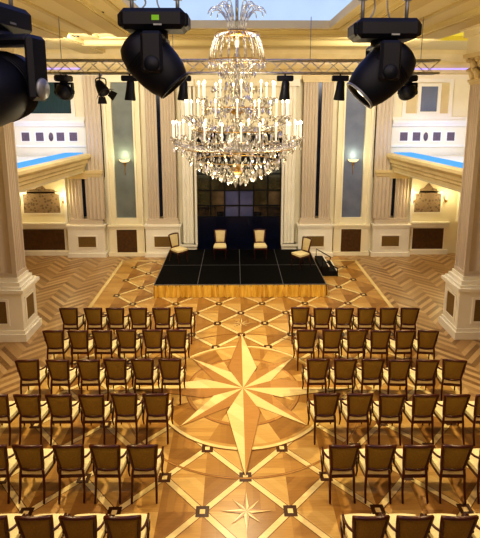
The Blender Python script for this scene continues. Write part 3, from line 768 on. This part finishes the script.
mb=MB(); mb.tube([(-4,2.6,6.66),(-.9,2.6,6.66)],.022,10); tag(mb.build('support_pipe',M['blackm']),'dark pipe carrying the large spotlight at the left edge','pipe')
# small fixtures on far truss
FT=6.73-.026
def small_head(px,label,tilt,rz,y=11.2,sc_=.95):
    p=atY(px,85,y); moving_head('moving_head_light',label,(p.x,y,FT),rz,tilt,sc_,.03,False,'small moving heads on the far truss')
small_head(64,'small moving head on the far truss, leftmost, pointing at the hall',R(-78),PI/2,11.2,1.0)
small_head(408,'small moving head on the far truss, rightmost, pointing at the hall',R(-78),PI/2,11.2,1.0)
def par_light(px,label,rz,tilt,doors=True,L=.34,r=.1):
    p=atY(px,85,11.2); t=thing('barn_door_spotlight' if doors else 'profile_spotlight',label,'stage light',(p.x,11.2,FT),rz)
    MB().tube([(0,0,0),(0,0,-.1)],.015).rbox(-.035,.035,-.03,.03,-.04,.03,.008).build('clamp',M['grey'],t)
    MB().tube(curve([(-.13,0,-.30),(-.13,0,-.12),(0,0,-.09),(.13,0,-.12),(.13,0,-.30)]),.014,8).build('yoke',M['blackm'],t)
    HM=Matrix.Translation((0,0,-.30))@Matrix.Rotation(tilt,4,'X')
    MB().lathe([(0,.18),(.07,.17),(.1,.1),(r,-.05),(r*1.1,-.14),(r*1.1,-.17),(r*.95,-.17),(r*.9,-.12),(0,-.12)],20,M=HM).build('body',M['black'],t)
    if doors:
        mb=MB()
        for k in range(4):
            DM=HM@Matrix.Rotation(k*PI/2,4,'Z')@Matrix.Translation((0,r*1.08,-.17))@Matrix.Rotation(R(38),4,'X')
            mb.add([DM@Vector(q) for q in ((-.09,0,0),(.09,0,0),(.13,0,-.16),(-.13,0,-.16))],[(0,1,2,3)])
        mb.build('barn_door',M['blackm'],t)
    return t
par_light(101,'spotlight with open barn doors on the far truss, left side',R(50),R(-42),True,.4,.125)
for px,lb in ((130,'narrow black spotlight on the far truss between barn-door light and big left head'),(183,'narrow black spotlight on the far truss just left of the chandelier'),(285,'narrow black spotlight on the far truss seen at the right of the chandelier candles'),(340,'narrow black spotlight on the far truss left of the big right moving head')):
    p=atY(px,85,11.2); t=thing('profile_spotlight',lb,'stage light',(p.x,11.2,FT),0,'narrow black spotlights on the far truss')
    MB().rbox(-.19,.19,-.08,.08,-.16,-.03,.02).tube([(0,0,-.03),(0,0,.03)],.02).build('bracket',M['black'],t)
    HM=Matrix.Translation((.02,0,-.14))@Matrix.Rotation(R(4),4,'Y')
    MB().lathe([(0,0),(.06,0),(.09,-.05),(.1,-.22),(.13,-.44),(.12,-.46),(0,-.44)],16,M=HM).build('body',M['black'],t)

# ------------------------------------------------------------------ chandelier
CHX,CHY=-.12,9.3
ch=thing('crystal_chandelier','huge crystal chandelier with three tiers of lit candle bulbs','chandelier',(CHX,CHY,0))
MB().tube([(0,0,7.2),(0,0,8.7)],.03,10).build('hanging_rod',M['grey'],ch)
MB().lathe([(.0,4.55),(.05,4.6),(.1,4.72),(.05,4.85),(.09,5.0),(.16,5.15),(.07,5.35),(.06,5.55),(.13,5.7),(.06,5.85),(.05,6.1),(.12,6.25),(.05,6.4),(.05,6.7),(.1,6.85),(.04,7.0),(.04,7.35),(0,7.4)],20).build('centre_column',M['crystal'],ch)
MB().lathe([(.0,4.62),(.09,4.66),(.13,4.74),(.1,4.8),(0,4.8)],20).build('gilt_collar',M['gold'],ch)
MB().lathe([(.12,7.28),(.2,7.3),(.22,7.36),(.16,7.4),(.1,7.36)],24).build('gilt_collar',M['gold'],ch)
MB().lathe([(.08,5.82),(.14,5.86),(.08,5.92)],20).build('gilt_collar',M['gold'],ch)
arm_m={}
drop_pts=[]
def tier(n,r,zc,zr,ph,hc,rroot):
    for k in range(n):
        th=ph+2*PI*k/n; MT=Matrix.Rotation(th,4,'Z')
        key=(n,r)
        if key not in arm_m:
            mb=MB(); mb.tube(curve([(rroot,0,zr),(rroot+.25*(r-rroot),0,zr-.10),(rroot+.65*(r-rroot),0,zc-.2),(r-.04,0,zc-.12),(r,0,zc)]),.014,7)
            a=mb.build('arm',M['crystal'],ch)
            b=MB().lathe([(0,0),(.03,0),(.065,.02),(.07,.03),(.03,.015),(0,.015)],12,M=Matrix.Translation((r,0,zc))).build('drip_dish',M['crystal'],a)
            c=MB().lathe([(.013,.015),(.013,hc),(0,hc)],10,M=Matrix.Translation((r,0,zc))).build('candle',M['candle'],a)
            d=MB().lathe([(.0,hc),(.014,hc+.01),(.019,hc+.028),(.011,hc+.05),(0,hc+.065)],8,M=Matrix.Translation((r,0,zc))).build('bulb',M['bulb'],a)
            arm_m[key]=(a,[b,c,d]); a.rotation_euler=(0,0,th)
        else:
            a0,ks=arm_m[key]; a=a0.copy(); col.objects.link(a); a.parent=ch; a.rotation_euler=(0,0,th)
            for q in ks: c=q.copy(); col.objects.link(c); c.parent=a
        for j in range(5):
            aa=th+j*2*PI/5; drop_pts.append((r*math.cos(th)+.06*math.cos(aa),r*math.sin(th)+.06*math.sin(aa),zc-.0,.05+.03*(j%2),1))
        for j in range(7):
            f=.3+.1*j; rr=rroot+f*(r-rroot); drop_pts.append((rr*math.cos(th),rr*math.sin(th),zc-.17-.03*(j%3),.075,1.1))
tier(12,.74,6.12,6.0,.1,.27,.10)
tier(16,1.0,5.77,5.6,.0,.27,.12)
tier(24,1.25,5.36,5.2,.05,.28,.14)
# rings of drops: (radius,z,count,length)
for (r,z,n,L) in ((1.25,5.22,30,.1),(1.08,5.16,40,.13),(.95,5.02,38,.14),(.80,4.92,34,.15),(.66,4.82,28,.15),(.5,4.73,24,.16),(.34,4.65,18,.16),(.18,4.58,10,.16),
                  (.86,5.5,32,.14),(.7,5.42,28,.16),(.5,5.35,20,.16),(.3,5.3,14,.16),(.62,5.95,26,.14),(.42,5.85,20,.14),(.54,6.82,26,.12),(.34,6.65,20,.14),(.48,6.35,24,.14),(.42,7.32,22,.1),(.25,6.2,14,.14),(.9,5.75,26,.12),(.75,5.62,24,.15),(.55,5.62,20,.16),(.35,5.6,14,.16),(1.12,5.42,34,.12),(.3,6.0,14,.15),(.62,6.1,20,.12),(.22,6.45,12,.13)):
    for k in range(n):
        th=2*PI*(k+.5*random.random())/n; drop_pts.append((r*math.cos(th),r*math.sin(th),z+random.uniform(-.02,.02),L*random.uniform(.8,1.15),1.2))
# curtains of beads forming the bowl
bead=MB()
for k in range(36):
    th=2*PI*k/36
    for j in range(14):
        u=j/13; r=1.05*math.cos(u*PI/2*.92)**.9; z=5.2-.58*math.sin(u*PI/2)
        drop_pts.append((r*math.cos(th+.03*j),r*math.sin(th+.03*j),z,.045,.9))
# gem shape
def gem(L,w_):
    return [(0,0,0)]+[(w_*math.cos(a_*PI/2),w_*math.sin(a_*PI/2),-L*.62) for a_ in range(4)]+[(0,0,-L)],[(0,2,1),(0,3,2),(0,4,3),(0,1,4),(5,1,2),(5,2,3),(5,3,4),(5,4,1)]
gv,gf=gem(.16,.026)
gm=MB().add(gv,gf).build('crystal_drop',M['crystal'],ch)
drop_pts.sort(key=lambda p:(-p[3],p[1]))
x,y,z,L,w_=drop_pts[0]; gm.location=(x,y,z)
for (x,y,z,L,w_) in drop_pts[1:100]:
    g=gm.copy(); col.objects.link(g); g.parent=ch; g.location=(x,y,z); g.scale=(1,1,L/.16)
mb=MB()
for (x,y,z,L,w_) in drop_pts[100:]:
    v,f=gem(L,L*.2*w_); a_=random.random()*PI
    mb.add([(x+p[0]*math.cos(a_)-p[1]*math.sin(a_),y+p[0]*math.sin(a_)+p[1]*math.cos(a_),z+p[2]) for p in v],f)
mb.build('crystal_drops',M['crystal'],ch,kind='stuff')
# festoon hoops
for (r,z) in ((1.08,5.17),(.8,4.93),(.54,6.84),(.62,5.96),(.86,5.52),(.42,7.33)): MB().tube([(r*math.cos(2*PI*i/40),r*math.sin(2*PI*i/40),z) for i in range(40)],.009,6,closed=True).build('drop_hoop',M['gold'],ch)
# crown plumes
for n,r0,r1,z0,z1,nm in ((16,.16,.50,7.3,7.80,'plume'),(12,.1,.32,7.3,7.90,'plume'),(20,.54,.50,6.82,7.28,'glass_rod'),(14,.14,.44,6.3,6.78,'plume')):
    base=None
    for k in range(n):
        th=2*PI*k/n
        if base is None:
            if nm=='plume': pts=curve([(r0,0,z0),(r0+.1*(r1-r0),0,z0+.5*(z1-z0)),(r0+.55*(r1-r0),0,z1-.04),(r1,0,z1-.03),(r1+.05,0,z1-.12)])
            else: pts=curve([(.18,0,z1+.08),(r1*.8,0,z1),(r1,0,(z0+z1)/2),(r0,0,z0)])
            base=MB().tube(pts,.011,6).build(nm,M['crystal'],ch); base.rotation_euler=(0,0,th)
        else:
            b=base.copy(); col.objects.link(b); b.parent=ch; b.rotation_euler=(0,0,th)

# ------------------------------------------------------------------ lights
def light(name,ty,loc,energy,color,size=.3,target=None,**k):
    l=bpy.data.lights.new(name,ty); l.energy=energy; l.color=color
    if ty=='AREA': l.size=size
    else: l.shadow_soft_size=size
    for a,b in k.items(): setattr(l,a,b)
    o=bpy.data.objects.new(name,l); col.objects.link(o); o.location=loc
    if target: o.rotation_euler=(Vector(target)-Vector(loc)).to_track_quat('-Z','Y').to_euler()
    return o
light('chandelier_glow','POINT',(CHX,CHY,7.15),60,(1,.88,.62),.3)
light('chandelier_low_glow','POINT',(CHX,CHY,3.9),230,(1,.86,.56),.5)
for s in (-1,1):
    light('side_spot','SPOT',(s*5.0,9.5,7.4),1450,(1,.84,.50),.15,(s*1.2,7.6,0),spot_size=R(80),spot_blend=.8)
    light('back_fill','AREA',(s*4.5,13.5,7.5),260,(1,.92,.78),2.2,(s*4.5,18.4,2.5))
    light('front_side','SPOT',(s*5.0,3.5,7.4),650,(1,.73,.36),.2,(s*2.0,6.0,0),spot_size=R(90),spot_blend=.7)
light('stage_spot','SPOT',(0,9.8,7.6),900,(1,.84,.54),.3,(0,14.5,0),spot_size=R(70),spot_blend=.6)
light('hall_fill','AREA',(0,1.5,7.7),120,(1,.80,.55),4.5,(0,11,1.0))
light('ceiling_bounce','AREA',(0,10,2.4),125,(1,.88,.58),7,(0,10.0,8))
w=bpy.data.worlds.new('world'); bpy.context.scene.world=w; w.use_nodes=True
w.node_tree.nodes['Background'].inputs[0].default_value=(1,.82,.62,1); w.node_tree.nodes['Background'].inputs[1].default_value=.16
vs_=bpy.context.scene.view_settings; vs_.view_transform='Standard'; vs_.look='Medium High Contrast'; vs_.exposure=-.12; vs_.gamma=1
bpy.context.scene.cycles.use_denoising=True
